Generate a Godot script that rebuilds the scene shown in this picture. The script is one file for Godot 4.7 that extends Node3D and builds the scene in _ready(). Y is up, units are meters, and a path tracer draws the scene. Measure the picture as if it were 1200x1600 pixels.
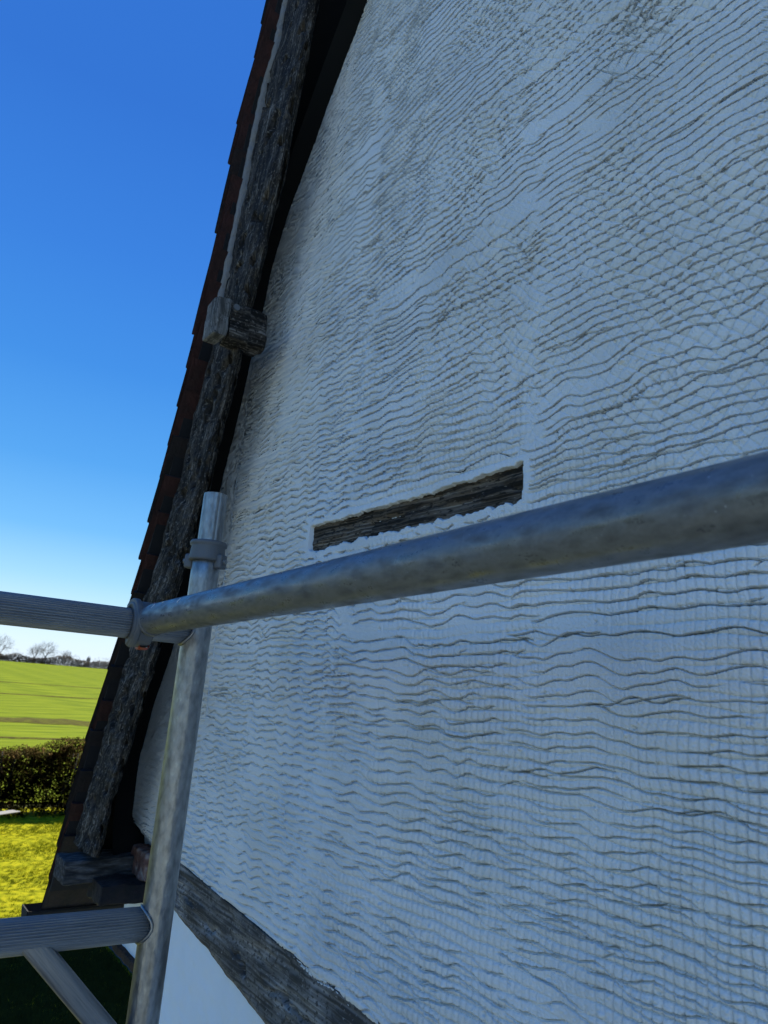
extends Node3D
# A scaffold tower in front of a combed lime-render gable; the camera is the origin, the gable stands at z = -0.75 and runs along x; ground at y = -4.3.

const EXPOSURE := 2.6
const WALL_Z := -0.75
const GROUND := -4.3
const SUN_DIR := Vector3(-0.297, 0.53, -0.795)   # towards the sun, behind the house

var M := {}
var rng := RandomNumberGenerator.new()
var counts := {}

# ------------------------------------------------------------------ small helpers
func lin(r: float, g: float, b: float) -> Color:
	return Color(r, g, b).linear_to_srgb()

func noise(seed_: int, freq: float, oct := 3, kind := FastNoiseLite.TYPE_SIMPLEX_SMOOTH) -> FastNoiseLite:
	var n := FastNoiseLite.new()
	n.seed = seed_
	n.noise_type = kind
	n.frequency = freq
	n.fractal_type = FastNoiseLite.FRACTAL_FBM if oct > 1 else FastNoiseLite.FRACTAL_NONE
	n.fractal_octaves = oct
	return n

func noise_tex(n: FastNoiseLite, ramp: Array = [], size := 512) -> NoiseTexture2D:
	var t := NoiseTexture2D.new()
	t.width = size
	t.height = size
	t.seamless = true
	t.noise = n
	if ramp.size():
		var g := Gradient.new()
		g.offsets = PackedFloat32Array(ramp.map(func(a): return a[0]))
		g.colors = PackedColorArray(ramp.map(func(a): return a[1]))
		t.color_ramp = g
	return t

func mat(albedo: Color, rough := 0.8, metal := 0.0) -> StandardMaterial3D:
	var m := StandardMaterial3D.new()
	m.albedo_color = albedo
	m.roughness = rough
	m.metallic = metal
	return m

func bump(m: StandardMaterial3D, t: Texture2D, scale_cm: float) -> void:
	m.heightmap_enabled = true
	m.heightmap_texture = t
	m.heightmap_scale = scale_cm

func tri(m: StandardMaterial3D, s: Vector3, world := true) -> void:
	m.uv1_triplanar = true
	m.uv1_world_triplanar = world
	m.uv1_scale = s

func numbered(called: String) -> String:
	counts[called] = counts.get(called, -1) + 1
	return called if counts[called] == 0 else "%s_%03d" % [called, counts[called]]

func tag(o: Node, label := "", category := "", group := "", kind := "") -> Node:
	if label: o.set_meta("label", label)
	if category: o.set_meta("category", category)
	if group: o.set_meta("group", group)
	if kind: o.set_meta("kind", kind)
	return o

func thing(called: String, label: String, category: String, at := Vector3.ZERO, group := "") -> Node3D:
	var o := Node3D.new()
	o.name = numbered(called)
	add_child(o, true)
	o.position = at
	tag(o, label, category, group)
	return o

func put(called: String, mesh: Mesh, m: Material, parent: Node = null) -> MeshInstance3D:
	var o := MeshInstance3D.new()
	o.name = called if parent else numbered(called)
	o.mesh = mesh
	o.material_override = m
	(parent if parent else self).add_child(o, true)
	if parent and parent is Node3D:
		# meshes are built in world coordinates; the thing's base may stand elsewhere
		var base := Vector3.ZERO
		var p: Node = parent
		while p is Node3D and p != self:
			base += (p as Node3D).position
			p = p.get_parent()
		o.position = -base
	return o

func table(t: Array, y: float) -> float:      # [[y, value], ...] with y falling
	if y >= t[0][0]:
		var a0 = t[0]
		var b0 = t[1]
		return lerpf(a0[1], b0[1], (y - a0[0]) / (b0[0] - a0[0]))
	for i in t.size() - 1:
		if y >= t[i + 1][0]:
			return lerpf(t[i][1], t[i + 1][1], (y - t[i][0]) / (t[i + 1][0] - t[i][0]))
	var k := t.size() - 1
	return lerpf(t[k - 1][1], t[k][1], (y - t[k - 1][0]) / (t[k][0] - t[k - 1][0]))

# a grid of points, nu x nv (index i * nv + j), as a smooth mesh; flip turns it round
func grid(p: PackedVector3Array, nu: int, nv: int, uv: PackedVector2Array, flip := false, closed_v := false) -> ArrayMesh:
	var n := PackedVector3Array()
	n.resize(p.size())
	var sgn := -1.0 if flip else 1.0
	for i in nu:
		var ia := maxi(i - 1, 0) * nv
		var ib := mini(i + 1, nu - 1) * nv
		for j in nv:
			var ja := j - 1
			var jb := j + 1
			if closed_v:
				ja = nv - 2 if j == 0 else ja
				jb = 1 if j == nv - 1 else jb
			else:
				ja = maxi(ja, 0)
				jb = mini(jb, nv - 1)
			n[i * nv + j] = ((p[ib + j] - p[ia + j]).cross(p[i * nv + jb] - p[i * nv + ja]) * sgn).normalized()
	var idx := PackedInt32Array()
	idx.resize((nu - 1) * (nv - 1) * 6)
	var k := 0
	for i in nu - 1:
		for j in nv - 1:
			var a := i * nv + j
			var b := a + nv
			if flip:
				idx[k] = a; idx[k + 1] = b; idx[k + 2] = a + 1
				idx[k + 3] = b; idx[k + 4] = b + 1; idx[k + 5] = a + 1
			else:
				idx[k] = a; idx[k + 1] = a + 1; idx[k + 2] = b
				idx[k + 3] = b; idx[k + 4] = a + 1; idx[k + 5] = b + 1
			k += 6
	var arr := []
	arr.resize(Mesh.ARRAY_MAX)
	arr[Mesh.ARRAY_VERTEX] = p
	arr[Mesh.ARRAY_NORMAL] = n
	if uv.size():
		arr[Mesh.ARRAY_TEX_UV] = uv
	arr[Mesh.ARRAY_INDEX] = idx
	var me := ArrayMesh.new()
	me.add_surface_from_arrays(Mesh.PRIMITIVE_TRIANGLES, arr)
	return me

func joined(meshes: Array) -> ArrayMesh:
	var st := SurfaceTool.new()
	st.begin(Mesh.PRIMITIVE_TRIANGLES)
	for m in meshes:
		st.append_from(m[0] if m is Array else m, 0, m[1] if m is Array else Transform3D())
	return st.commit()

# a tube along a list of points; radius(angle, along 0..1)
func tube(pts: Array, radius: Callable, around := 24, caps := true) -> ArrayMesh:
	var p := PackedVector3Array()
	var uv := PackedVector2Array()
	var n := pts.size()
	var nv := around + 1
	var lengths := [0.0]
	for i in range(1, n):
		lengths.append(lengths[i - 1] + (pts[i] - pts[i - 1]).length())
	var d0: Vector3 = (pts[n - 1] - pts[0]).normalized()
	var side := d0.cross(Vector3.UP if absf(d0.y) < 0.9 else Vector3.BACK).normalized()
	var rows := n + (2 if caps else 0)
	for r in rows:
		var i := clampi(r - (1 if caps else 0), 0, n - 1)
		var d: Vector3 = (pts[mini(i + 1, n - 1)] - pts[maxi(i - 1, 0)]).normalized()
		var s := (side - d * side.dot(d)).normalized()
		var u := d.cross(s)
		var cap := caps and (r == 0 or r == rows - 1)
		for k in nv:
			var a := TAU * (k % around) / around
			var rad: float = 0.0 if cap else radius.call(a, lengths[i] / maxf(lengths[n - 1], 1e-6))
			p.append(pts[i] + (s * cos(a) + u * sin(a)) * rad)
			uv.append(Vector2(float(k) / around, lengths[i]))
	return grid(p, rows, nv, uv, true, true)

func pipe(a: Vector3, b: Vector3, r: float, around := 24, n := 2) -> ArrayMesh:
	var pts := []
	for i in n:
		pts.append(a.lerp(b, i / float(n - 1)))
	return tube(pts, func(_a, _t): return r, around)

# a box with rounded edges, uneven by noise; c centre, h half sizes, rot a basis
func rough_box(c: Vector3, h: Vector3, rad: float, amp: float, nz: FastNoiseLite, step := 0.02, rot := Basis()) -> ArrayMesh:
	var parts := []
	for axis in 3:
		for s in [-1.0, 1.0]:
			var ua := (axis + 1) % 3
			var va := (axis + 2) % 3
			var nu := clampi(int(2.0 * h[ua] / step) + 4, 5, 70)
			var nv := clampi(int(2.0 * h[va] / step) + 4, 5, 70)
			var p := PackedVector3Array()
			var uv := PackedVector2Array()
			for i in nu:
				for j in nv:
					var q := Vector3.ZERO
					q[axis] = s * h[axis]
					q[ua] = lerpf(-h[ua], h[ua], edge_spaced(i, nu))
					q[va] = lerpf(-h[va], h[va], edge_spaced(j, nv))
					var inner := q.clamp(-(h - Vector3.ONE * rad), h - Vector3.ONE * rad)
					var dir := (q - inner).normalized()
					var w := inner + dir * rad
					w += dir * (nz.get_noise_3dv((w + c) * Vector3(1, 1, 1)) * amp)
					p.append(c + rot * w)
					uv.append(Vector2(q[ua], q[va]) if h[va] > h[ua] else Vector2(q[va], q[ua]))
			parts.append(grid(p, nu, nv, uv, s < 0.0))
	return joined(parts)

func edge_spaced(i: int, n: int) -> float:     # puts two rows near each end so that the rounding has vertices
	if i == 0: return 0.0
	if i == n - 1: return 1.0
	var t := float(i) / (n - 1)
	return clampf((t - 0.5) * 1.06 + 0.5, 0.004, 0.996)

func box(c: Vector3, size: Vector3) -> ArrayMesh:
	var b := BoxMesh.new()
	b.size = size
	return joined([[b, Transform3D(Basis(), c)]])

# a polygon in the xy plane pushed back from z_front to z_back
func slab(poly: PackedVector2Array, z_front: float, z_back: float) -> ArrayMesh:
	var st := SurfaceTool.new()
	st.begin(Mesh.PRIMITIVE_TRIANGLES)
	st.set_smooth_group(-1)
	var ix := Geometry2D.triangulate_polygon(poly)
	for k in range(0, ix.size(), 3):
		var t := [poly[ix[k]], poly[ix[k + 1]], poly[ix[k + 2]]]
		if (t[1] - t[0]).cross(t[2] - t[0]) > 0.0:
			t.reverse()
		for v in t: st.add_vertex(Vector3(v.x, v.y, z_front))
		t.reverse()
		for v in t: st.add_vertex(Vector3(v.x, v.y, z_back))
	var cw := Geometry2D.is_polygon_clockwise(poly)
	for i in poly.size():
		var a := poly[i]
		var b := poly[(i + 1) % poly.size()]
		if not cw:
			var s := a
			a = b
			b = s
		for v in [Vector3(a.x, a.y, z_front), Vector3(a.x, a.y, z_back), Vector3(b.x, b.y, z_front), Vector3(b.x, b.y, z_front), Vector3(a.x, a.y, z_back), Vector3(b.x, b.y, z_back)]:
			st.add_vertex(v)
	st.generate_normals()
	return st.commit()

# ------------------------------------------------------------------ the scene
func _ready() -> void:
	rng.seed = 41
	setting_camera_and_light()
	materials()
	ground_and_field()
	house()
	gable_render()
	scaffold()
	guard_rail()
	decks()
	garden()
	far_side()

func setting_camera_and_light() -> void:
	var cam := Camera3D.new()
	cam.name = "camera"
	cam.transform = Transform3D(Basis(Vector3(0.590, 0.077, -0.804), Vector3(0.153, 0.967, 0.205), Vector3(0.793, -0.244, 0.558)).orthonormalized(), Vector3.ZERO)
	cam.near = 0.05
	cam.far = 4000.0
	add_child(cam)
	var ca := CameraAttributesPhysical.new()
	ca.frustum_focal_length = 16.95
	ca.frustum_focus_distance = 1.25
	ca.exposure_aperture = 8.0
	ca.frustum_far = 4000.0
	cam.attributes = ca
	cam.fov = 70.6
	cam.current = true

	# a clear winter sky: pale at the horizon, deep blue above; colours as seen, divided by the exposure
	var knots := [[0.0, Vector3(0.76, 0.86, 0.96)], [2.0, Vector3(0.68, 0.85, 0.98)], [4.0, Vector3(0.55, 0.80, 0.97)], [6.5, Vector3(0.35, 0.66, 0.93)], [10.0, Vector3(0.17, 0.48, 0.88)], [15.0, Vector3(0.09, 0.35, 0.80)], [22.0, Vector3(0.053, 0.255, 0.72)], [30.0, Vector3(0.040, 0.20, 0.66)], [40.0, Vector3(0.031, 0.158, 0.585)], [60.0, Vector3(0.029, 0.148, 0.56)], [90.0, Vector3(0.028, 0.142, 0.55)]]
	var im := Image.create(64, 1024, false, Image.FORMAT_RGBF)
	for r in 1024:
		var el := 90.0 - (r + 0.5) / 1024.0 * 180.0
		var c := Vector3(0.05, 0.07, 0.03)
		if el > 0.0:
			for k in knots.size() - 1:
				if el <= knots[k + 1][0]:
					c = knots[k][1].lerp(knots[k + 1][1], (el - knots[k][0]) / (knots[k + 1][0] - knots[k][0]))
					break
		c *= SKY_GAIN / EXPOSURE
		im.fill_rect(Rect2i(0, r, 64, 1), Color(c.x, c.y, c.z))
	var sky := Sky.new()
	var pm := PanoramaSkyMaterial.new()
	pm.panorama = ImageTexture.create_from_image(im)
	sky.sky_material = pm
	var e := Environment.new()
	e.background_mode = Environment.BG_SKY
	e.sky = sky
	e.tonemap_mode = Environment.TONE_MAPPER_LINEAR
	e.tonemap_exposure = EXPOSURE
	e.sdfgi_enabled = true
	e.ssao_enabled = true
	e.ssil_enabled = true
	var we := WorldEnvironment.new()
	we.name = "sky"
	we.environment = e
	add_child(we)
	var sun := DirectionalLight3D.new()
	sun.name = "sun"
	sun.light_energy = 1.6
	sun.light_color = Color(1.0, 0.96, 0.88)
	sun.light_angular_distance = 0.5
	sun.shadow_enabled = true
	sun.basis = Basis.looking_at(-SUN_DIR.normalized(), Vector3.UP)
	add_child(sun)

const SKY_GAIN := 1.15

# wood: streaks along v (the length), in four tones
func wood_image(seed_: int, dark: Color, mid: Color, pale: Color, lichen: float) -> ImageTexture:
	var a := noise(seed_, 0.05, 4)
	var b := noise(seed_ + 1, 0.012, 3)
	var sp := noise(seed_ + 2, 0.06, 3)
	var w := 384
	var h := 768
	var im := Image.create(w, h, true, Image.FORMAT_RGB8)
	for y in h:
		for x in w:
			var g := a.get_noise_2d(x * 1.5, y * 0.06) * 0.7 + b.get_noise_2d(x, y * 0.5) * 0.6
			var c := dark.lerp(mid, smoothstep(-0.45, 0.25, g)).lerp(pale, smoothstep(0.22, 0.6, g))
			var l := sp.get_noise_2d(x, y)
			if lichen > 0.0:
				c = c.lerp(pale, smoothstep(0.55 - lichen, 0.7 - lichen, l) * 0.7).lerp(dark, smoothstep(0.25, 0.45, -l) * 0.8)
			im.set_pixel(x, y, c)
	return ImageTexture.create_from_image(im)

func materials() -> void:
	# lime render, drying: warm off-white with faint clouds
	var r := mat(Color.WHITE, 0.62)
	r.albedo_texture = noise_tex(noise(3, 0.005, 5), [[0.0, lin(0.64, 0.645, 0.62)], [0.5, lin(0.745, 0.75, 0.725)], [1.0, lin(0.82, 0.825, 0.80)]])
	tri(r, Vector3.ONE * 1.2)
	bump(r, noise_tex(noise(4, 0.17, 3), [], 1024), 0.16)
	M.render = r
	var fine := mat(lin(0.72, 0.71, 0.68), 0.7)
	M.plain_render = fine
	# the old smooth painted wall below
	var wl := mat(Color.WHITE, 0.6)
	wl.albedo_texture = noise_tex(noise(8, 0.01, 4), [[0.0, lin(0.78, 0.85, 0.90)], [1.0, lin(0.82, 0.89, 0.94)]])
	bump(wl, noise_tex(noise(9, 0.05, 4)), 0.4)
	tri(wl, Vector3.ONE * 0.7)
	M.white = wl
	for k in [["barge", lin(0.012, 0.0105, 0.009), lin(0.060, 0.050, 0.040), lin(0.21, 0.19, 0.165), 0.20, 11], ["beam", lin(0.06, 0.056, 0.05), lin(0.175, 0.166, 0.152), lin(0.32, 0.305, 0.28), 0.10, 21], ["shade_dark_wood", lin(0.006, 0.006, 0.006), lin(0.014, 0.014, 0.013), lin(0.035, 0.034, 0.032), 0.0, 31], ["brown_wood", lin(0.020, 0.016, 0.012), lin(0.15, 0.115, 0.082), lin(0.28, 0.235, 0.18), 0.06, 51]]:  # the near-black wood carries the shade of the verge gap in its colour
		var m := mat(Color.WHITE, 0.85)
		var t := wood_image(k[5], k[1].linear_to_srgb().srgb_to_linear(), k[2], k[3], k[4])
		m.albedo_texture = t
		m.uv1_scale = Vector3(4.0, 1.6, 1.0) if k[0] != "brown_wood" else Vector3(6.0, 0.9, 1.0)
		bump(m, t, 0.35)
		m.metallic_specular = 0.25
		M[k[0]] = m
	M.plate = mat(Color.WHITE, 0.9)
	M.plate.albedo_texture = noise_tex(noise(55, 0.03, 4), [[0.2, lin(0.03, 0.029, 0.028)], [0.6, lin(0.075, 0.072, 0.07)], [0.9, lin(0.16, 0.155, 0.15)]], 256)
	M.plate.metallic_specular = 0.25
	bump(M.plate, noise_tex(noise(56, 0.05, 4), [], 256), 0.4)
	tri(M.plate, Vector3(8.0, 8.0, 2.0))
	# clay tiles
	for k in [["tile_red", 0.0, lin(0.024, 0.008, 0.006), lin(0.052, 0.015, 0.011), 61], ["tile_brown", 0.0, lin(0.014, 0.008, 0.006), lin(0.032, 0.014, 0.010), 62], ["tile_dark", 0.0, lin(0.006, 0.005, 0.005), lin(0.018, 0.012, 0.011), 63]]:
		var m := mat(Color.WHITE, 0.85)
		m.albedo_texture = noise_tex(noise(k[4], 0.02, 4), [[0.2, k[2]], [0.8, k[3]]], 256)
		bump(m, noise_tex(noise(k[4] + 5, 0.08, 3), [], 256), 0.2)
		tri(m, Vector3.ONE * 3.0)
		M[k[0]] = m
	var br := mat(Color.WHITE, 0.9)
	br.albedo_texture = noise_tex(noise(71, 0.02, 4), [[0.2, lin(0.09, 0.04, 0.033)], [0.55, lin(0.16, 0.085, 0.068)], [0.85, lin(0.32, 0.29, 0.27)]], 256)
	bump(br, noise_tex(noise(72, 0.06, 4), [], 256), 0.5)
	tri(br, Vector3.ONE * 4.0)
	M.brick = br
	M.mortar = mat(lin(0.24, 0.24, 0.24), 0.95)
	bump(M.mortar, noise_tex(noise(73, 0.08, 3), [], 256), 0.3)
	tri(M.mortar, Vector3.ONE * 5.0)
	M.felt = mat(lin(0.012, 0.012, 0.013), 0.95)
	M.gutter = mat(lin(0.008, 0.008, 0.008), 0.85)
	M.roof = mat(lin(0.12, 0.05, 0.035), 0.9)
	# metals
	var al := mat(Color.WHITE, 0.42, 0.85)
	al.albedo_texture = noise_tex(noise(81, 0.02, 5), [[0.05, lin(0.20, 0.20, 0.20)], [0.5, lin(0.31, 0.31, 0.305)], [0.75, lin(0.34, 0.34, 0.335)], [0.9, lin(0.44, 0.44, 0.43)]])
	al.roughness_texture = noise_tex(noise(82, 0.03, 4), [[0.1, Color(0.75, 0.75, 0.75)], [0.9, Color(1, 1, 1)]])
	al.roughness = 0.44
	bump(al, noise_tex(noise(83, 0.06, 3), [], 256), 0.05)
	al.uv1_scale = Vector3(1.0, 3.0, 1.0)
	M.aluminium = al
	var rb := al.duplicate()
	rb.roughness = 0.5
	rb.albedo_texture = noise_tex(noise(84, 0.02, 4), [[0.1, lin(0.23, 0.23, 0.235)], [0.9, lin(0.29, 0.29, 0.295)]])
	rb.uv1_scale = Vector3(2.0, 0.8, 1.0)
	M.ribbed = rb
	var gv := mat(Color.WHITE, 0.5, 0.3)
	var gi := Image.create(512, 1024, true, Image.FORMAT_RGB8)
	var g1 := noise(91, 0.012, 4)
	var g2 := noise(92, 0.03, 4)
	var g3 := noise(93, 0.09, 3)
	var ro := Image.create(512, 1024, true, Image.FORMAT_RGB8)
	for y in 1024:
		for x in 512:
			var ang := TAU * x / 512.0
			var cx := cos(ang) * 82.0
			var cy := sin(ang) * 82.0
			var blot := g1.get_noise_3d(cx, cy, y * 1.8)
			var smear := g2.get_noise_3d(cx * 0.6, cy * 0.6, y * 0.5)
			var speck := g3.get_noise_3d(cx, cy, y * 2.4)
			var v := 0.18 + 0.07 * blot + 0.08 * smear + 0.03 * speck
			v *= 1.0 - 0.35 * smoothstep(0.05, 0.4, blot * 0.6 + smear * 0.6)
			v = clampf(v, 0.05, 0.62)
			if speck > 0.72: v = 0.45
			gi.set_pixel(x, y, Color(v * 0.98, v * 0.995, v * 1.01).linear_to_srgb())
			var q := clampf(0.44 - 0.35 * smear + 0.15 * speck, 0.25, 0.85)
			ro.set_pixel(x, y, Color(q, q, q))
	gv.albedo_texture = ImageTexture.create_from_image(gi)
	gv.roughness_texture = ImageTexture.create_from_image(ro)
	gv.roughness = 1.0
	gv.uv1_scale = Vector3(1.0, 1.25, 1.0)
	bump(gv, noise_tex(noise(94, 0.03, 3), [], 256), 0.03)
	M.galvanised = gv
	M.cast = mat(lin(0.15, 0.152, 0.155), 0.6, 0.5)
	bump(M.cast, noise_tex(noise(95, 0.06, 3), [], 256), 0.06)
	tri(M.cast, Vector3.ONE * 6.0)
	M.deck = mat(lin(0.06, 0.05, 0.04), 0.8)
	M.trigger = mat(lin(0.28, 0.012, 0.018), 0.45)
	# ground
	var lw := mat(Color.WHITE, 0.95)
	lw.albedo_texture = noise_tex(noise(101, 0.02, 5), [[0.2, lin(0.13, 0.14, 0.006)], [0.5, lin(0.235, 0.245, 0.009)], [0.8, lin(0.33, 0.31, 0.012)]])
	tri(lw, Vector3.ONE * 0.35)
	lw.metallic_specular = 0.1
	M.lawn = lw
	var fd := mat(Color.WHITE, 0.95)
	fd.albedo_texture = noise_tex(noise(102, 0.012, 5), [[0.15, lin(0.095, 0.135, 0.013)], [0.5, lin(0.15, 0.195, 0.016)], [0.85, lin(0.19, 0.235, 0.02)]])
	tri(fd, Vector3(0.10, 0.10, 0.022))
	fd.metallic_specular = 0.08
	M.field = fd
	var so := mat(Color.WHITE, 0.95)
	so.albedo_texture = noise_tex(noise(103, 0.03, 5), [[0.2, lin(0.05, 0.042, 0.018)], [0.5, lin(0.085, 0.078, 0.022)], [0.8, lin(0.12, 0.14, 0.016)]])
	tri(so, Vector3(0.3, 0.3, 0.08))
	so.metallic_specular = 0.08
	M.soil = so
	M.earth = mat(lin(0.05, 0.055, 0.02), 0.95)
	M.earth.metallic_specular = 0.08
	var gr := mat(Color.WHITE, 0.95)
	gr.albedo_texture = noise_tex(noise(104, 0.2, 3), [[0.2, lin(0.03, 0.03, 0.025)], [0.8, lin(0.16, 0.155, 0.14)]])
	tri(gr, Vector3.ONE * 0.8)
	M.gravel = gr
	var yd := mat(Color.WHITE, 0.95)  # pale surface of the ground added out of view for bounce light
	yd.albedo_texture = noise_tex(noise(105, 0.08, 4), [[0.2, lin(0.28, 0.325, 0.28)], [0.8, lin(0.37, 0.42, 0.36)]])
	tri(yd, Vector3.ONE * 0.4)
	M.added_bounce_ground = yd
	M.blade = mat(Color.WHITE, 0.7)
	M.blade.vertex_color_use_as_albedo = true
	M.blade.cull_mode = BaseMaterial3D.CULL_DISABLED
	M.blade.backlight = Color(1.4, 1.4, 1.4)
	M.blade.metallic_specular = 0.15
	M.leaf = mat(Color.WHITE, 0.7)
	M.leaf.vertex_color_use_as_albedo = true
	M.leaf.cull_mode = BaseMaterial3D.CULL_DISABLED
	M.leaf.backlight = Color(0.7, 0.7, 0.7)
	M.bark = mat(lin(0.10, 0.085, 0.07), 0.95)
	M.far_bark = mat(lin(0.20, 0.19, 0.185), 0.95)  # paler than the near bark: distance glare put into the colour
	M.plank = mat(lin(0.26, 0.257, 0.25), 0.9)
	M.stone = mat(lin(0.30, 0.28, 0.25), 0.9)
	M.pane = mat(Color(0.9, 0.95, 1.0, 0.12), 0.05)
	M.pane.transparency = BaseMaterial3D.TRANSPARENCY_ALPHA
	M.paint = mat(lin(0.25, 0.3, 0.28), 0.6)

# ------------------------------------------------------------------ ground
func land(x: float, _z: float) -> float:        # the field rises slowly towards the far hedge
	return GROUND + 5.9 * smoothstep(-60.0, -380.0, x)

func sheet(x0: float, x1: float, z0: float, z1: float, nx: int, nz: int, lift: float, rough := 0.0, nz_: FastNoiseLite = null) -> ArrayMesh:
	var p := PackedVector3Array()
	var uv := PackedVector2Array()
	for i in nx:
		for j in nz:
			var x := lerpf(x0, x1, i / float(nx - 1))
			var z := lerpf(z0, z1, j / float(nz - 1))
			var y := land(x, z) + lift
			if nz_: y += nz_.get_noise_2d(x, z) * rough
			p.append(Vector3(x, y, z))
			uv.append(Vector2(x, z))
	return grid(p, nx, nz, uv, true)

func ground_and_field() -> void:
	tag(put("ground", sheet(-3000, 1500, -2500, 2500, 181, 3, -0.06), M.earth), "", "", "", "structure")
	tag(put("lawn", sheet(-26, -2.4, -16, 0, 240, 140, 0.0, 0.03, noise(110, 0.5, 3)), M.lawn), "", "", "", "structure")
	tag(put("field", sheet(-420, -27, -320, 220, 400, 160, 0.0, 0.06, noise(111, 0.25, 3)), M.field), "", "", "", "structure")
	# bare strips and tractor lines across the young crop
	var nz := noise(112, 0.06, 3)
	for s in [[-66.0, 4.2, 1.6], [-50.0, 0.35, 0.4], [-41.0, 1.3, 0.8], [-112.0, 1.0, 0.9], [-150.0, 0.7, 0.4]]:
		var p := PackedVector3Array()
		var uv := PackedVector2Array()
		for i in 120:
			var z := lerpf(-90.0, 40.0, i / 119.0)
			var c: float = s[0] + nz.get_noise_2d(z, s[0]) * s[2]
			var w: float = s[1] * (0.8 + 0.9 * nz.get_noise_2d(z * 4.0, s[0] + 50.0))
			for k in 5:
				var x := c + (k / 4.0 - 0.5) * 2.0 * w
				p.append(Vector3(x, land(x, z) + (0.075 if k > 0 and k < 4 else 0.0), z))
				uv.append(Vector2(x, z))
		tag(put("bare_soil_strip", grid(p, 120, 5, uv, false), M.soil), "", "", "", "structure")
	tag(put("added_bounce_ground", sheet(-2.4, 40, -0.7, 26, 30, 20, -0.01), M.added_bounce_ground), "", "", "", "structure")  # unseen pale ground, added to bounce sunlight onto the gable
	tag(put("gravel_path", sheet(-16.0, -6.0, -4.75, -4.35, 60, 10, 0.045, 0.03, noise(113, 4.0, 2)), M.gravel), "", "", "", "structure")

# ------------------------------------------------------------------ the house
const BL := [[1.902, -1.585], [1.73, -1.612], [1.667, -1.645], [1.491, -1.686], [1.274, -1.711], [1.105, -1.74], [1.012, -1.753], [0.885, -1.78], [0.715, -1.837], [0.539, -1.877], [0.438, -1.92], [0.3, -1.974], [0.197, -2.021], [0.039, -2.093], [-0.14, -2.187], [-0.321, -2.257], [-0.467, -2.312]]
const BR := [[1.709, -1.37], [1.527, -1.395], [1.37, -1.42], [1.248, -1.435], [1.157, -1.47], [1.027, -1.499], [0.916, -1.53], [0.778, -1.555], [0.613, -1.598], [0.459, -1.643], [0.322, -1.703], [0.198, -1.753], [0.026, -1.834], [-0.15, -1.911], [-0.314, -1.983], [-0.459, -2.028]]
const KNEE_Y := 2.7

func rake(y: float) -> float:      # the straight line under the tiles
	return 0.306 * y - 2.115

func barge_front(y: float) -> float:
	return -0.63 + 0.0 * y

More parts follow.
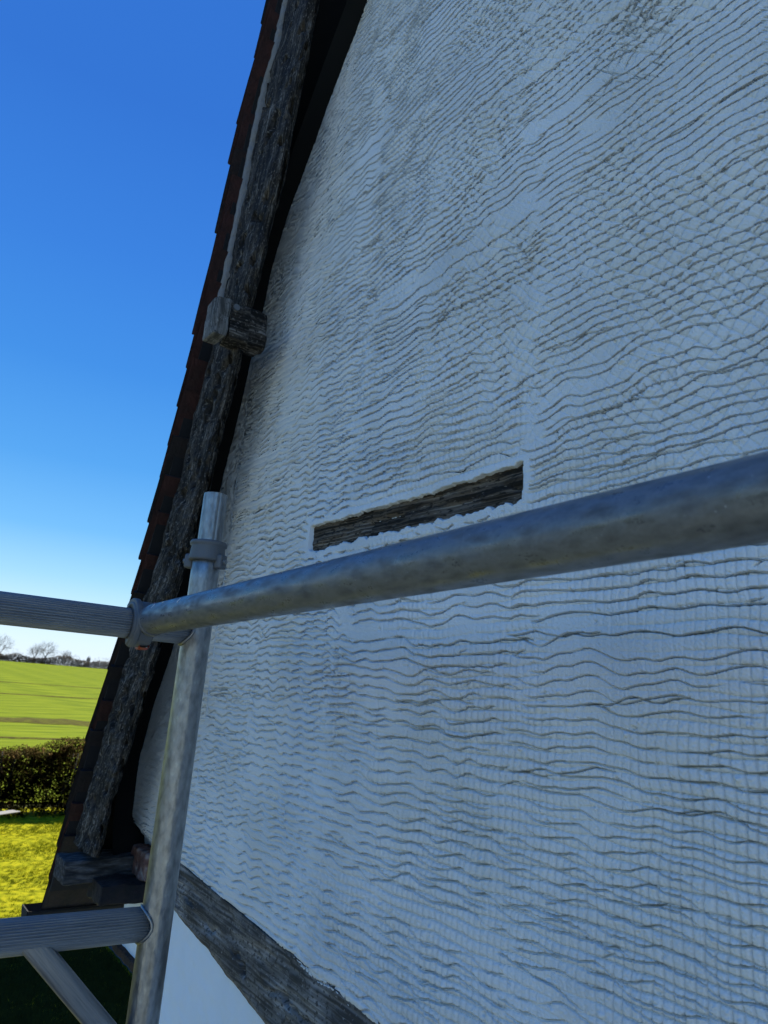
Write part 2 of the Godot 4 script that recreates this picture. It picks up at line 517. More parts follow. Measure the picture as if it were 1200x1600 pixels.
func house() -> void:
	var h := thing("house", "old house gable of combed pale lime render with weathered timber verge", "house", Vector3(0.4, GROUND, -3.4))
	h.name = "house"
	M.house = h
	# the body behind the combed coat, a gambrel in outline
	var kx := rake(KNEE_Y) + 0.03
	var body := PackedVector2Array([Vector2(-2.2, -0.47), Vector2(rake(0.5) + 0.03, 0.5), Vector2(kx, KNEE_Y), Vector2(0.4, 3.75), Vector2(0.8 - kx, KNEE_Y), Vector2(3.0, -0.47)])
	put("gable_wall", slab(body, -0.79, -6.2), M.plain_render, h)
	put("lower_wall", box(Vector3(0.505, (-0.52 + GROUND) / 2, -3.48), Vector3(5.0, -0.52 - GROUND, 5.43)), M.white, h)
	# the white corbel at the eaves and its brick course
	put("corbel", box(Vector3(-2.09, -0.628, -1.2), Vector3(0.188, 0.168, 0.87)), M.white, h)
	var bn := noise(120, 14.0, 3)
	put("tile_course", rough_box(Vector3(-2.085, -0.722, -1.2), Vector3(0.105, 0.010, 0.45), 0.004, 0.004, bn, 0.02), M.tile_brown, h)
	# roof slopes, under the verge
	var roof_poly := PackedVector2Array()
	var up := Vector2(-0.956, 0.2925)
	var a := Vector2(rake(-0.62), -0.62)
	var b := Vector2(rake(KNEE_Y), KNEE_Y)
	var under := PackedVector2Array()
	var over := PackedVector2Array()
	for i in 16:
		var y := lerpf(-0.62, KNEE_Y, i / 15.0)
		under.append(Vector2(table(BL, y), y) + up * 0.002)
		over.append(Vector2(table(BL, y), y) + up * 0.012)
	over.reverse()
	under.append_array(over)
	put("roof_slope", slab(under, -0.61, -6.2), M.felt, h)
	var top := Vector2(0.4, 3.82)
	put("roof_slope", slab(PackedVector2Array([b, top, top + Vector2(0, 0.05), b + Vector2(-0.05, 0.05)]), -0.57, -6.2), M.roof, h)
	put("roof_slope", slab(PackedVector2Array([Vector2(0.81 - b.x, b.y), Vector2(0.85 - b.x, b.y + 0.05), top + Vector2(0.004, 0.05), top + Vector2(0.004, 0)]), -0.57, -6.2), M.roof, h)
	put("roof_slope", slab(PackedVector2Array([Vector2(0.8 - a.x, a.y), Vector2(0.84 - a.x, a.y), Vector2(0.85 - b.x, b.y), Vector2(0.81 - b.x, b.y)]), -0.57, -6.2), M.roof, h)
	var s_lo := PackedVector2Array()
	var s_hi := PackedVector2Array()
	for i in 16:
		var y := lerpf(-0.50, KNEE_Y, i / 15.0)
		s_lo.append(Vector2(table(BL, y), y) - up * 0.016)
		s_hi.append(Vector2(table(BL, y), y) - up * 0.001)
	s_hi.reverse()
	s_lo.append_array(s_hi)
	put("soffit_board", slab(s_lo, -0.662, -0.79), M.shade_dark_wood, h)
	barge(h)
	verge_tiles(h)
	# dark timber widening upwards; its lower strip is the gap's shade in near-black
	var raf := PackedVector2Array([Vector2(-0.70, 2.69), Vector2(-1.0, 2.25), Vector2(-1.325, 1.759), Vector2(-1.420, 1.629), Vector2(-1.516, 1.489), Vector2(-1.623, 1.327), Vector2(-1.706, 1.163), Vector2(-1.774, 1.070), Vector2(-1.832, 0.829), Vector2(-1.858, 0.603), Vector2(-1.894, 0.404), Vector2(-1.963, 0.210), Vector2(-2.099, 0.050), Vector2(-2.180, -0.062), Vector2(-2.201, -0.244), Vector2(-2.189, -0.415), Vector2(-2.14, -0.50), Vector2(-2.34, -0.50), Vector2(rake(0.3) + 0.03, 0.3), Vector2(rake(1.1) + 0.03, 1.1), Vector2(rake(2.69) + 0.03, 2.69)])
	put("rafter_and_gap_shade", slab(raf, -0.70, -0.79), M.shade_dark_wood, h)
	# timbers that come through the wall
	var wn := noise(121, 18.0, 3)
	var pe := put("purlin_end", rough_box(Vector3(-1.567, 0.850, -0.562), Vector3(0.036, 0.050, 0.0175), 0.005, 0.004, wn, 0.008), M.beam, h)  # paler wood than the purlin: sky light on this end, put into colour
	tag(pe, "end grain block of the purlin in front of the bargeboard, sky light put into its paler colour")
	put("purlin", rough_box(Vector3(-1.568, 0.850, -0.632), Vector3(0.036, 0.047, 0.0515), 0.008, 0.006, wn, 0.008, Basis(Vector3.RIGHT, 0.05)), M.barge, h)
	var nail := CylinderMesh.new()
	nail.top_radius = 0.007
	nail.bottom_radius = 0.008
	nail.height = 0.008
	put("nail", joined([[nail, Transform3D(Basis(Vector3.FORWARD, -PI / 2), Vector3(-1.531, 0.882, -0.592))]]), M.cast, h)
	put("wall_plate", rough_box(Vector3(-2.165, -0.510, -0.665), Vector3(0.055, 0.029, 0.095), 0.006, 0.004, wn, 0.01, Basis(Vector3.RIGHT, 0.03)), M.plate, h)
	put("brick", rough_box(Vector3(-2.075, -0.549, -0.705), Vector3(0.056, 0.024, 0.062), 0.006, 0.008, bn, 0.01), M.tile_dark, h)
	put("brick", rough_box(Vector3(-2.075, -0.49, -0.80), Vector3(0.065, 0.036, 0.055), 0.008, 0.008, bn, 0.01), M.brick, h)
	put("brick", rough_box(Vector3(-1.93, -0.495, -0.80), Vector3(0.072, 0.032, 0.045), 0.008, 0.006, bn, 0.01), M.brick, h)
	put("mortar_bed", box(Vector3(-1.98, -0.545, -0.80), Vector3(0.28, 0.09, 0.06)), M.mortar, h)
	beam(h)
	recess_timber(h)
	# gutter along the eaves, seen at its end
	var gp := PackedVector3Array()
	var guv := PackedVector2Array()
	for i in 2:
		for k in 25:
			var r := 0.038 if k < 13 else 0.034
			var t := PI + PI * (k if k < 13 else 24 - k) / 12.0
			gp.append(Vector3(-2.45 + cos(t) * r, -0.678 + sin(t) * r, -0.57 - 5.5 * i))
			guv.append(Vector2(k, i))
	var gt := put("gutter", grid(gp, 2, 25, guv, false), M.gutter, h)
	put("stop_end", joined([[slab(PackedVector2Array(range(13).map(func(k): return Vector2(-2.45 + cos(PI + PI * k / 12.0) * 0.037, -0.678 + sin(PI + PI * k / 12.0) * 0.037))), -0.568, -0.572), Transform3D()]]), M.gutter, gt)

func barge(h: Node3D) -> void:
	var nz := noise(131, 9.0, 4)
	var crust := noise(132, 55.0, 3, FastNoiseLite.TYPE_CELLULAR)
	var grain := noise(133, 60.0, 3)
	var pits := noise(134, 40.0, 3)
	var p := PackedVector3Array()
	var uv := PackedVector2Array()
	var ny := 560
	var nt := 44
	for i in ny:
		var y := lerpf(-0.467, 2.65, i / float(ny - 1))
		var xl := table(BL, y) + 0.012 * nz.get_noise_2d(y * 1.5, 3.0)
		var xr := table(BR, y) + 0.014 * nz.get_noise_2d(y * 1.5, 9.0)
		var zf := barge_front(y)
		for j in nt:
			# back left, front left ... front right, back right
			var t := clampf((j - 2) / float(nt - 5), 0.0, 1.0)
			var x := lerpf(xl, xr, t)
			var z := zf
			if j < 2 or j > nt - 3:
				z = zf - (0.030 if j == 0 or j == nt - 1 else 0.016)
				x += -0.003 if j < 2 else 0.003
			else:
				var worn := smoothstep(1.0, 0.45, y) * smoothstep(0.02, 0.1, t)
				worn *= 0.35 + 0.65 * smoothstep(-0.15, 0.25, nz.get_noise_2d(y * 0.9 + 7.0, t * 0.5))
				z += nz.get_noise_2d(x * 1.2, y * 0.6) * 0.006
				z += grain.get_noise_2d((x - xl) * 2.0, y * 0.16) * 0.002
				z += (crust.get_noise_2d(x * 0.75, y * 0.6) + 0.6) * -0.013 * worn + pits.get_noise_2d(x, y) * 0.004 * worn
				z -= 0.012 * smoothstep(0.25, 0.5, pits.get_noise_2d(x * 0.35 + 4.0, y * 0.25))
				z += 0.012 - 0.026 * pow(absf(2.0 * t - 1.0), 3.5)
				var hole := Vector2(x + 1.635, y - 1.053).length()
				z -= 0.035 * smoothstep(0.016, 0.009, hole)
			x *= lerpf(1.0, z / zf, smoothstep(0.55, 1.0, t))
			p.append(Vector3(x, y, z))
			uv.append(Vector2(t * 0.26 + (-0.03 if j == 0 else 0.0) + (0.03 if j == nt - 1 else 0.0), y))
	var b := put("bargeboard", grid(p, ny, nt, uv, true), M.barge, h)
	tag(b, "weathered bargeboard crusted with lichen along the verge")
	# pale bedding mortar between the board and the tiles
	for s in [[0.92, 1.9, 0.026, "bedding_mortar"]]:
		var q := PackedVector3Array()
		var quv := PackedVector2Array()
		for i in 90:
			var y := lerpf(s[0], s[1], i / 89.0)
			var fade := minf(smoothstep(0.0, 0.25, (y - s[0])), 1.0)
			var w: float = s[2] * (0.55 + 0.5 * absf(nz.get_noise_2d(y * 1.4, 40.0)) * 2.0) * lerpf(0.35, 1.0, fade)
			var x0 := table(BL, y)
			var zf := barge_front(y)
			for k in 7:
				var t := k / 6.0
				q.append(Vector3(x0 - 0.012 + (w + 0.012) * t, y, zf - 0.004 + 0.014 * sin(t * PI) - 0.02 * (1.0 if k == 0 or k == 6 else 0.0) + 0.003 * nz.get_noise_2d(x0 * 30.0 + t * 3.0, y * 9.0)))
				quv.append(Vector2(t * w, y))
		put(s[3], grid(q, 90, 7, quv, true), M.mortar, h)

func tile_mesh(seed_: int) -> ArrayMesh:
	# local: x along the slope downwards, y out of the slope, z along the eaves; nibbled, slightly cambered
	var nz := noise(seed_, 20.0, 3)
	var parts := []
	var L := 0.25
	var W := 0.165
	var T := 0.0125
	var p := PackedVector3Array()
	var uv := PackedVector2Array()
	# closed cross-section round the thickness, swept along z
	var ring := [Vector2(-L / 2, 0), Vector2(-L / 2, T), Vector2(0, T + 0.004), Vector2(L / 2 - 0.004, T), Vector2(L / 2, T - 0.004), Vector2(L / 2, 0.003), Vector2(L / 2 - 0.003, 0), Vector2(0, 0.004), Vector2(-L / 2, 0)]
	var nzs := [-W / 2, -W / 2 + 0.004, -0.03, 0.03, W / 2 - 0.004, W / 2]
	for i in nzs.size():
		var shrink := 0.0015 if i == 0 or i == nzs.size() - 1 else 0.0
		for k in ring.size():
			var v: Vector2 = ring[k]
			var e := nz.get_noise_2d(nzs[i] * 1.5, v.x * 1.5) * 0.004
			p.append(Vector3(v.x + (e if absf(v.x) > 0.1 else 0.0), clampf(v.y, shrink, T + 0.004 - shrink) + e * 0.3, nzs[i]))
			uv.append(Vector2(v.x, nzs[i]))
	parts.append(grid(p, nzs.size(), ring.size(), uv, false))
	for s in [0, nzs.size() - 1]:
		var st := SurfaceTool.new()
		st.begin(Mesh.PRIMITIVE_TRIANGLES)
		st.set_smooth_group(-1)
		var o: int = s * ring.size()
		for k in range(1, ring.size() - 2):
			var t := [p[o], p[o + k], p[o + k + 1]]
			if s == 0: t.reverse()
			for v in t: st.add_vertex(v)
		st.generate_normals()
		parts.append(st.commit())
	return joined(parts)

func verge_tiles(h: Node3D) -> void:
	var meshes := [tile_mesh(141), tile_mesh(142), tile_mesh(143), tile_mesh(144)]
	var mats := [M.tile_red, M.tile_red, M.tile_brown, M.tile_dark, M.tile_red, M.tile_dark]
	var gauge := 0.105
	var along := Vector3(-0.2925, -0.956, 0.0)
	var outw := Vector3(-0.956, 0.2925, 0.0)
	var n := 36
	for k in n:
		# tail of course k, counted from the eaves
		var s := k * gauge + rng.randf_range(-0.012, 0.012)
		var y0 := -0.70 + s * 0.956
		var tail := Vector3(table(BL, y0), y0, 0.0)
		var y1 := y0 + 0.235
		var head := Vector3(table(BL, y1), y1, 0.0)
		var dir := (tail - head).normalized()
		var nrm := Vector3(dir.y, -dir.x, 0.0)
		# the three layers: the head lies low, the tail lies on the tiles below
		var tilt := 0.105
		dir = (dir + nrm * tilt).normalized()
		nrm = Vector3(dir.y, -dir.x, 0.0)
		var at := tail + nrm * 0.022 - dir * 0.125
		at += Vector3(rng.randf_range(-0.003, 0.003), 0, 0)
		at.z = barge_front(y0) + lerpf(0.026, 0.042, smoothstep(0.0, 0.6, y0)) - 0.0825 + rng.randf_range(-0.006, 0.006)
		var b := Basis(dir, nrm, dir.cross(nrm)).rotated(Vector3(0, 0, 1), rng.randf_range(-0.012, 0.012))
		var o := put("roof_tile", meshes[k % 4], mats[rng.randi() % mats.size()], h)
		o.transform = Transform3D(b, at - h.position)

func beam(h: Node3D) -> void:
	# the long horizontal timber under the combed coat
	var nz := noise(151, 12.0, 4)
	var gr := noise(152, 70.0, 3)
	var p := PackedVector3Array()
	var uv := PackedVector2Array()
	var nx := 420
	var nt := 34
	for i in nx:
		var x := lerpf(-1.99, 1.2, i / float(nx - 1))
		var yt := -0.44 - 0.045 * (x + 1.85) / 0.8 + 0.012 if x < -1.05 else -0.473 - 0.01 * (x + 1.05)
		var yb := -0.538 - 0.062 * (x + 1.8) / 0.48 if x < -1.3 else -0.6026 - 0.01 * (x + 1.3)
		for j in nt:
			var t := clampf((j - 1) / float(nt - 3), 0.0, 1.0)
			var y := lerpf(yb, yt, t)
			var z := -0.752
			if j == 0: z = -0.80
			elif j == nt - 1: z = -0.80
			else:
				z += nz.get_noise_2d(x * 0.5, y * 1.4) * 0.004 + gr.get_noise_2d(x * 0.14, y * 1.6) * 0.0022
				var chk := absf(y - (lerpf(yb, yt, 0.42) + 0.02 * nz.get_noise_2d(x * 0.9, 77.0)))
				z -= 0.010 * smoothstep(0.004, 0.0, chk) * smoothstep(0.1, 0.35, nz.get_noise_2d(x * 0.45, 5.0) + 0.2)
				z -= 0.006 * smoothstep(0.1, 0.0, t)
				for pit in [Vector2(-1.42, -0.545), Vector2(-1.252, -0.537), Vector2(-1.24, -0.575)]:
					z -= 0.018 * smoothstep(0.012, 0.003, (Vector2(x, y) - pit).length() * (1.0 + 0.3 * gr.get_noise_2d(x, y)))
			p.append(Vector3(x, y, z))
			uv.append(Vector2(y, x))
	put("timber_beam", grid(p, nx, nt, uv, true), M.beam, h)

func recess_timber(h: Node3D) -> void:
	var nz := noise(161, 16.0, 4)
	var gr := noise(162, 80.0, 3)
	var p := PackedVector3Array()
	var uv := PackedVector2Array()
	for i in 200:
		var x := lerpf(-1.36, -0.70, i / 199.0)
		for j in 30:
			var y := lerpf(0.255, 0.385, j / 29.0)
			var z := -0.7585 + nz.get_noise_2d(x * 0.7, y * 1.6) * 0.006 + gr.get_noise_2d(x * 0.07, y * 1.2) * 0.0025
			var crack := absf(y - (0.317 + 0.010 * nz.get_noise_2d(x, 12.0)))
			z -= 0.006 * smoothstep(0.003, 0.0, crack) * smoothstep(-0.1, 0.2, nz.get_noise_2d(x * 0.6, 33.0))
			p.append(Vector3(x, y, z))
			uv.append(Vector2(y, x))
	var o := put("exposed_timber", grid(p, 200, 30, uv, true), M.brown_wood, h)
	tag(o, "dark brown oak left bare in a slot of the render")

# ------------------------------------------------------------------ the combed coat
func in_slot(x: float, y: float, grow: float, nz: FastNoiseLite) -> float:    # > 0 inside the slot that shows the timber
	var yt := 0.336 + 0.012 * (x + 1.33) + (0.006 * smoothstep(-0.95, -0.74, x))
	var yb := 0.281 + 0.018 * (x + 1.33)
	var e := nz.get_noise_2d(x * 1.6, y) * 0.009 + nz.get_noise_2d(x * 5.0, y * 5.0) * 0.0025
	return minf(minf(x + 1.335, -0.7195 - x) + e * 0.4, minf(yt - y + e * 0.5, y - yb + e)) + grow

func coat_bottom(x: float) -> float:
	if x < -1.8: return lerpf(-0.414, -0.452, clampf((x + 2.183) / 0.346, 0.0, 1.0))
	if x < -1.05: return lerpf(-0.452, -0.497, (x + 1.8) / 0.75)
	return -0.497 - 0.01 * (x + 1.05)

func gable_render() -> void:
	var xs := PackedFloat32Array()
	# columns close together near the far end seen at a slant, evenly by angle from the camera
	var n_dense := 690
	for i in n_dense:
		var px := lerpf(185.0, 1225.0, i / float(n_dense - 1))
		var ang := atan((px - 600.0) / 1130.0) + 0.639
		xs.append(-0.75 / tan(ang))
	for i in 70:
		xs.append(lerpf(xs[n_dense - 1], 0.9, pow((i + 1) / 70.0, 1.4)))
	var nc := xs.size()
	var nb := 50
	var nd := 1360
	var nm := 90
	var nr := nb + nd + nm
	var y0 := PackedFloat32Array()
	var y1 := PackedFloat32Array()
	var y2 := PackedFloat32Array()
	var y3 := PackedFloat32Array()
	for i in nc:
		var x := xs[i]
		var lo := coat_bottom(x) - 0.018
		var view_lo := -0.265 + 0.359 * (x + 0.39) - 0.03
		var edge := (x + 2.115) / 0.306 + 0.12
		if x > -1.76: edge = minf(edge, maxf(1.16 + (x + 1.76) * 1.5, 0.0) + 0.06)
		var view_hi := 0.866 - 0.9 * (x + 0.332) + 0.04
		if x > -0.39: view_lo = maxf(view_lo, -0.30)
		if x > -0.33: view_hi = 0.90
		var dlo := maxf(lo, view_lo)
		var dhi := maxf(minf(edge, view_hi), dlo + 0.05)
		y0.append(lo)
		y1.append(maxf(dlo, lo + 0.002))
		y2.append(dhi)
		y3.append(maxf(minf(edge, dhi + 1.5), dhi + 0.004))
	var H := PackedFloat32Array()
	H.resize(nc * nr)
	var Y := PackedFloat32Array()
	Y.resize(nc * nr)
	for i in nc:
		for j in nr:
			var y: float
			if j < nb: y = lerpf(y0[i], y1[i], j / float(nb))
			elif j < nb + nd: y = lerpf(y1[i], y2[i], (j - nb) / float(nd))
			else: y = lerpf(y2[i], y3[i], (j - nb - nd) / float(nm - 1))
			Y[i * nr + j] = y
	var slot_n := noise(171, 14.0, 3)
	comb(H, Y, xs, y0, y1, y2, y3, nb, nd, nm, slot_n)
	# the mesh bedded in the coat, the trowel's waves, fine grain, the slot and the lower edge
	var wide := noise(172, 3.0, 3)
	var mask := noise(173, 2.6, 2)
	var fine := noise(174, 190.0, 2)
	var warp := noise(175, 8.0, 2)
	for i in nc:
		var x := xs[i]
		var far := smoothstep(-0.9, -1.6, x)
		for j in nr:
			var k := i * nr + j
			var y := Y[k]
			var h := H[k]
			var w := warp.get_noise_2d(x, y)
			var m := clampf(0.72 + 1.2 * mask.get_noise_2d(x, y), 0.15, 1.0)
			var q := 0.0
			var diag := (1.0 - smoothstep(-0.85, -1.15, x)) * smoothstep(-0.08, 0.08, (x + 0.82) * 0.6 + (y - 0.48) + 0.15 * w)
			if diag > 0.01:
				var u := (x + y) * 0.7071 + w * 0.010
				var v := (x - y) * 0.7071 + w * 0.010
				var fu := absf(fposmod(u / 0.0165, 1.0) - 0.5) * 2.0
				var fv := absf(fposmod(v / 0.0165, 1.0) - 0.5) * 2.0
				q -= diag * (0.0032 * pow(fu, 6.0) + 0.0034 * pow(fv, 6.0) + 0.0026 * fposmod(v / 0.0165, 1.0) + 0.0012 * fposmod(-u / 0.0165, 1.0))
			if diag < 0.99:
				var gx := fposmod((x + w * 0.006) / 0.0122, 1.0)
				var gy := fposmod((y + 0.05 * x * smoothstep(-1.0, 0.0, x) + w * 0.005) / 0.0155, 1.0)
				var ax := absf(gx - 0.5) * 2.0
				var a := 0.0056 * pow(ax, 6.0) * (1.0 - 0.8 * far)
				# each band steps out over the next, with a sharp lower lip
				var ay := absf(gy - 0.5) * 2.0
				a += 0.0036 * pow(ay, 4.0) + 0.0040 * smoothstep(0.90, 1.0, ay)
				q -= (1.0 - diag) * a * (1.0 - 0.4 * far)
			h += q * m
			h += wide.get_noise_2d(x, y) * 0.004 + fine.get_noise_2d(x, y) * 0.0006
			var s := in_slot(x, y, 0.0, slot_n)
			if s > -0.03:
				h *= smoothstep(-0.004, -0.02, s)
				h -= 0.016 * smoothstep(-0.0005, 0.0012, s)
			var up := y - coat_bottom(x) + 0.003 * wide.get_noise_2d(x * 3.0, 5.0) + 0.0015 * w
			if up < 0.03:
				h -= 0.006 * smoothstep(0.03, 0.008, up)
				h -= 0.022 * smoothstep(0.008, -0.003, up)
			H[k] = h
	var p := PackedVector3Array()
	p.resize(nc * nr)
	for i in nc:
		for j in nr:
			var k := i * nr + j
			p[k] = Vector3(xs[i], Y[k], WALL_Z + H[k])
	var o := put("combed_render", grid(p, nc, nr, PackedVector2Array(), true), M.render, M.house)
	tag(o, "pale lime render scratched with wavy comb lines over mesh")

func comb(H: PackedFloat32Array, Y: PackedFloat32Array, xs: PackedFloat32Array, y0: PackedFloat32Array, y1: PackedFloat32Array, y2: PackedFloat32Array, y3: PackedFloat32Array, nb: int, nd: int, nm: int, slot_n: FastNoiseLite) -> void:
	var r := RandomNumberGenerator.new()
	r.seed = 77
	var nr := nb + nd + nm
	var nc := xs.size()
	var wave := noise(181, 1.0, 2)
	var gate := noise(182, 1.0, 2)
	var seams := [-2.35, -2.02, -1.76, -1.52, -1.18, -0.72, -0.30, 0.25, 0.95]
	# passes of the comb: a handful of parallel lines that share one wave
	for s in seams.size() - 1:
		var y := -0.62 + r.randf() * 0.05
		while y < 2.7:
			var rows := r.randi_range(5, 11)
			var sp := r.randf_range(0.0150, 0.0178)
			var xa: float = seams[s] - r.randf_range(-0.01, 0.03)
			var xb: float = seams[s + 1] + r.randf_range(-0.02, 0.03)
			if s == 5 and y > 0.2 and y < 0.6: xa = -0.715
			if s == 4 and y > 0.2 and y < 0.6: xb = -0.725
			var off := r.randf() * 100.0
			var mid := (xa + xb) * 0.5
			var wl := lerpf(0.115, 0.075, smoothstep(-0.8, -1.4, mid))
			var amp := lerpf(0.0125, 0.0130, smoothstep(-0.7, -1.3, mid))
			if y > 0.45 and mid > -0.9: amp *= 0.6
			var tilt := r.randf_range(-0.02, 0.03)
			var strength := r.randf_range(0.65, 1.0)
			if y < -0.05 and mid < -1.0: strength *= lerpf(0.95, 0.65, smoothstep(-0.05, -0.3, y))
			strength *= lerpf(1.0, 0.62, smoothstep(0.12, -0.08, y))
			for k in rows:
				if r.randf() < 0.06: continue
				var la := xa + r.randf_range(-0.03, 0.03)
				var lb := xb + r.randf_range(-0.03, 0.03)
				line(H, Y, xs, y0, y1, y2, y3, nb, nd, nm, la, lb, y + k * sp + r.randf_range(-0.0012, 0.0012), tilt, wave, off, k * 0.10, wl, amp, gate, strength, slot_n)
			y += rows * sp + r.randf_range(-0.012, 0.004)
	# odd strokes across, short double lines
	for k in 130:
		var x := r.randf_range(-2.2, 0.1)
		var len := r.randf_range(0.04, 0.25)
		line(H, Y, xs, y0, y1, y2, y3, nb, nd, nm, x, x + len, r.randf_range(-0.5, 1.7), r.randf_range(-0.12, 0.16), wave, r.randf() * 100.0, 0.0, 0.08, 0.008, gate, r.randf_range(0.3, 0.75), slot_n)
	for k in 900:
		var x := r.randf_range(-2.2, -0.2)
		line(H, Y, xs, y0, y1, y2, y3, nb, nd, nm, x, x + r.randf_range(0.006, 0.03), r.randf_range(-0.5, 1.8), r.randf_range(-0.5, 0.6), wave, r.randf() * 100.0, 0.0, 0.08, 0.002, gate, r.randf_range(0.3, 1.0), slot_n)
	# a crumpled patch where the mesh was pushed in crosswise
	for k in 130:
		var x := -0.55 + r.randf_range(-0.07, 0.09)
		line(H, Y, xs, y0, y1, y2, y3, nb, nd, nm, x, x + r.randf_range(0.010, 0.045), 0.97 + r.randf_range(-0.07, 0.06), (-0.9 if r.randf() < 0.7 else 0.8) + r.randf_range(-0.2, 0.2), wave, r.randf() * 100.0, 0.0, 0.05, 0.003, gate, r.randf_range(0.4, 1.0), slot_n)
	# crumbs and clots dragged up by the tool
	for k in 800:
		var cx := r.randf_range(-1.05, -0.2)
		var ci := xs.bsearch(cx)
		if ci >= nc - 4 or ci < 4: continue
		var cy := lerpf(y1[ci], y2[ci], r.randf())
		var rad := r.randf_range(0.0015, 0.0045)
		var hh := r.randf_range(0.6, 1.0) * rad * (1.0 if r.randf() < 0.6 else -1.6)
		var dy := (y2[ci] - y1[ci]) / nd
		var jc := nb + int((cy - y1[ci]) / dy)
		for i in range(maxi(ci - 3, 0), mini(ci + 4, nc)):
			for j in range(jc - int(rad / dy) - 2, jc + int(rad / dy) + 3):
				if j < 0 or j >= nr: continue
				var dd := Vector2(xs[i] - cx, (Y[i * nr + j] - cy) * 1.3).length() / rad
				if dd < 1.0: H[i * nr + j] += hh * (1.0 - dd * dd)
	# upright joints where passes meet
	for v in [[-1.178, -0.43, -0.25, 0.014], [-1.040, -0.10, 0.0, 0.0], [-0.727, 0.362, 0.60, -0.02], [-1.17, -0.1, 0.02, 0.0], [-1.52, -0.2, 0.1, 0.0], [-0.60, -0.25, -0.2, 0.0]]:
		for i in nc:
			for j in nr:
				var yy := Y[i * nr + j]
				if yy < v[1]: continue
				if yy > v[2]: break
				var d: float = absf(xs[i] - (v[0] + v[3] * (yy - v[1]) / maxf(v[2] - v[1], 0.01) + 0.0015 * wave.get_noise_1d(yy * 30.0)))
				var cw := maxf(0.0016, 0.9 * absf(xs[mini(i + 1, nc - 1)] - xs[i]))
				if d < cw: H[i * nr + j] -= 0.004 * (1.0 - d / cw)
	# a ladder of nicks, as of a notched edge pressed in
	for t in 18:
		var cx := -0.655 + t * 0.011
		var cy := 0.375 + t * 0.0022
		for i in nc:
			if absf(xs[i] - cx) > 0.0012: continue
			for j in range(nb, nb + nd):
				if absf(Y[i * nr + j] - cy) < 0.006: H[i * nr + j] -= 0.003

func line(H: PackedFloat32Array, Y: PackedFloat32Array, xs: PackedFloat32Array, y0: PackedFloat32Array, y1: PackedFloat32Array, y2: PackedFloat32Array, y3: PackedFloat32Array, nb: int, nd: int, nm: int, xa: float, xb: float, yb: float, tilt: float, wave: FastNoiseLite, off: float, lag: float, wl: float, amp: float, gate: FastNoiseLite, strength: float, slot_n: FastNoiseLite) -> void:
	var nr := nb + nd + nm
	var ia := xs.bsearch(xa)
	var ib := mini(xs.bsearch(xb), xs.size())
	var last := 0.0
	var lastx := 0.0
	for i in range(ia, ib):
		var x := xs[i]
		var y := yb + tilt * (x - xa) + amp * wave.get_noise_2d(x / wl + off, lag)
		var slope := (y - last) / (x - lastx) if i > ia else 0.0
		last = y
		lastx = x
		if y < y0[i] or y > y3[i]: continue
		if in_slot(x, y, 0.014, slot_n) > 0.0: continue
		# heavier where the tool climbs
		var g := strength * (0.52 + 0.48 * smoothstep(-0.15, 0.20, slope))
		g *= smoothstep(-0.75, -0.30, gate.get_noise_2d(x * 7.0, yb * 60.0))
		g *= minf(smoothstep(xa, xa + 0.02, x), smoothstep(xb, xb - 0.03, x))
		if g < 0.05: continue
		var fj: float
		var dy: float
		if y < y1[i]:
			dy = (y1[i] - y0[i]) / nb
			fj = (y - y0[i]) / dy
		elif y < y2[i]:
			dy = (y2[i] - y1[i]) / nd
			fj = nb + (y - y1[i]) / dy
		else:
			dy = (y3[i] - y2[i]) / (nm - 1)
			fj = nb + nd + (y - y2[i]) / dy
		var w := maxf(maxf(0.0004 + 0.0007 * g, 0.58 * dy), 0.00075 * sqrt(x * x + 0.56))
		var depth := 0.024 * g
		var reach := int(ceil(0.008 / dy)) + 1
		var base := i * nr
		for j in range(maxi(0, int(fj) - reach), mini(nr, int(fj) + reach + 2)):
			var d := Y[base + j] - y
			var ad := absf(d)
			if ad < w:
				H[base + j] -= depth * (1.0 - pow(ad / w, 3.0))
			elif d < 0.0 and ad < w + 0.0035:
				H[base + j] += 0.0014 * g * (1.0 - (ad - w) / 0.0035)
			elif ad < w + 0.003:
				H[base + j] += 0.0005 * g * (1.0 - (ad - w) / 0.003)

# ------------------------------------------------------------------ scaffold
func ribbed_radius(r: float) -> Callable:
	return func(a: float, _t: float) -> float: return r - 0.0016 * pow(0.5 + 0.5 * cos(a * 36.0), 3.0)

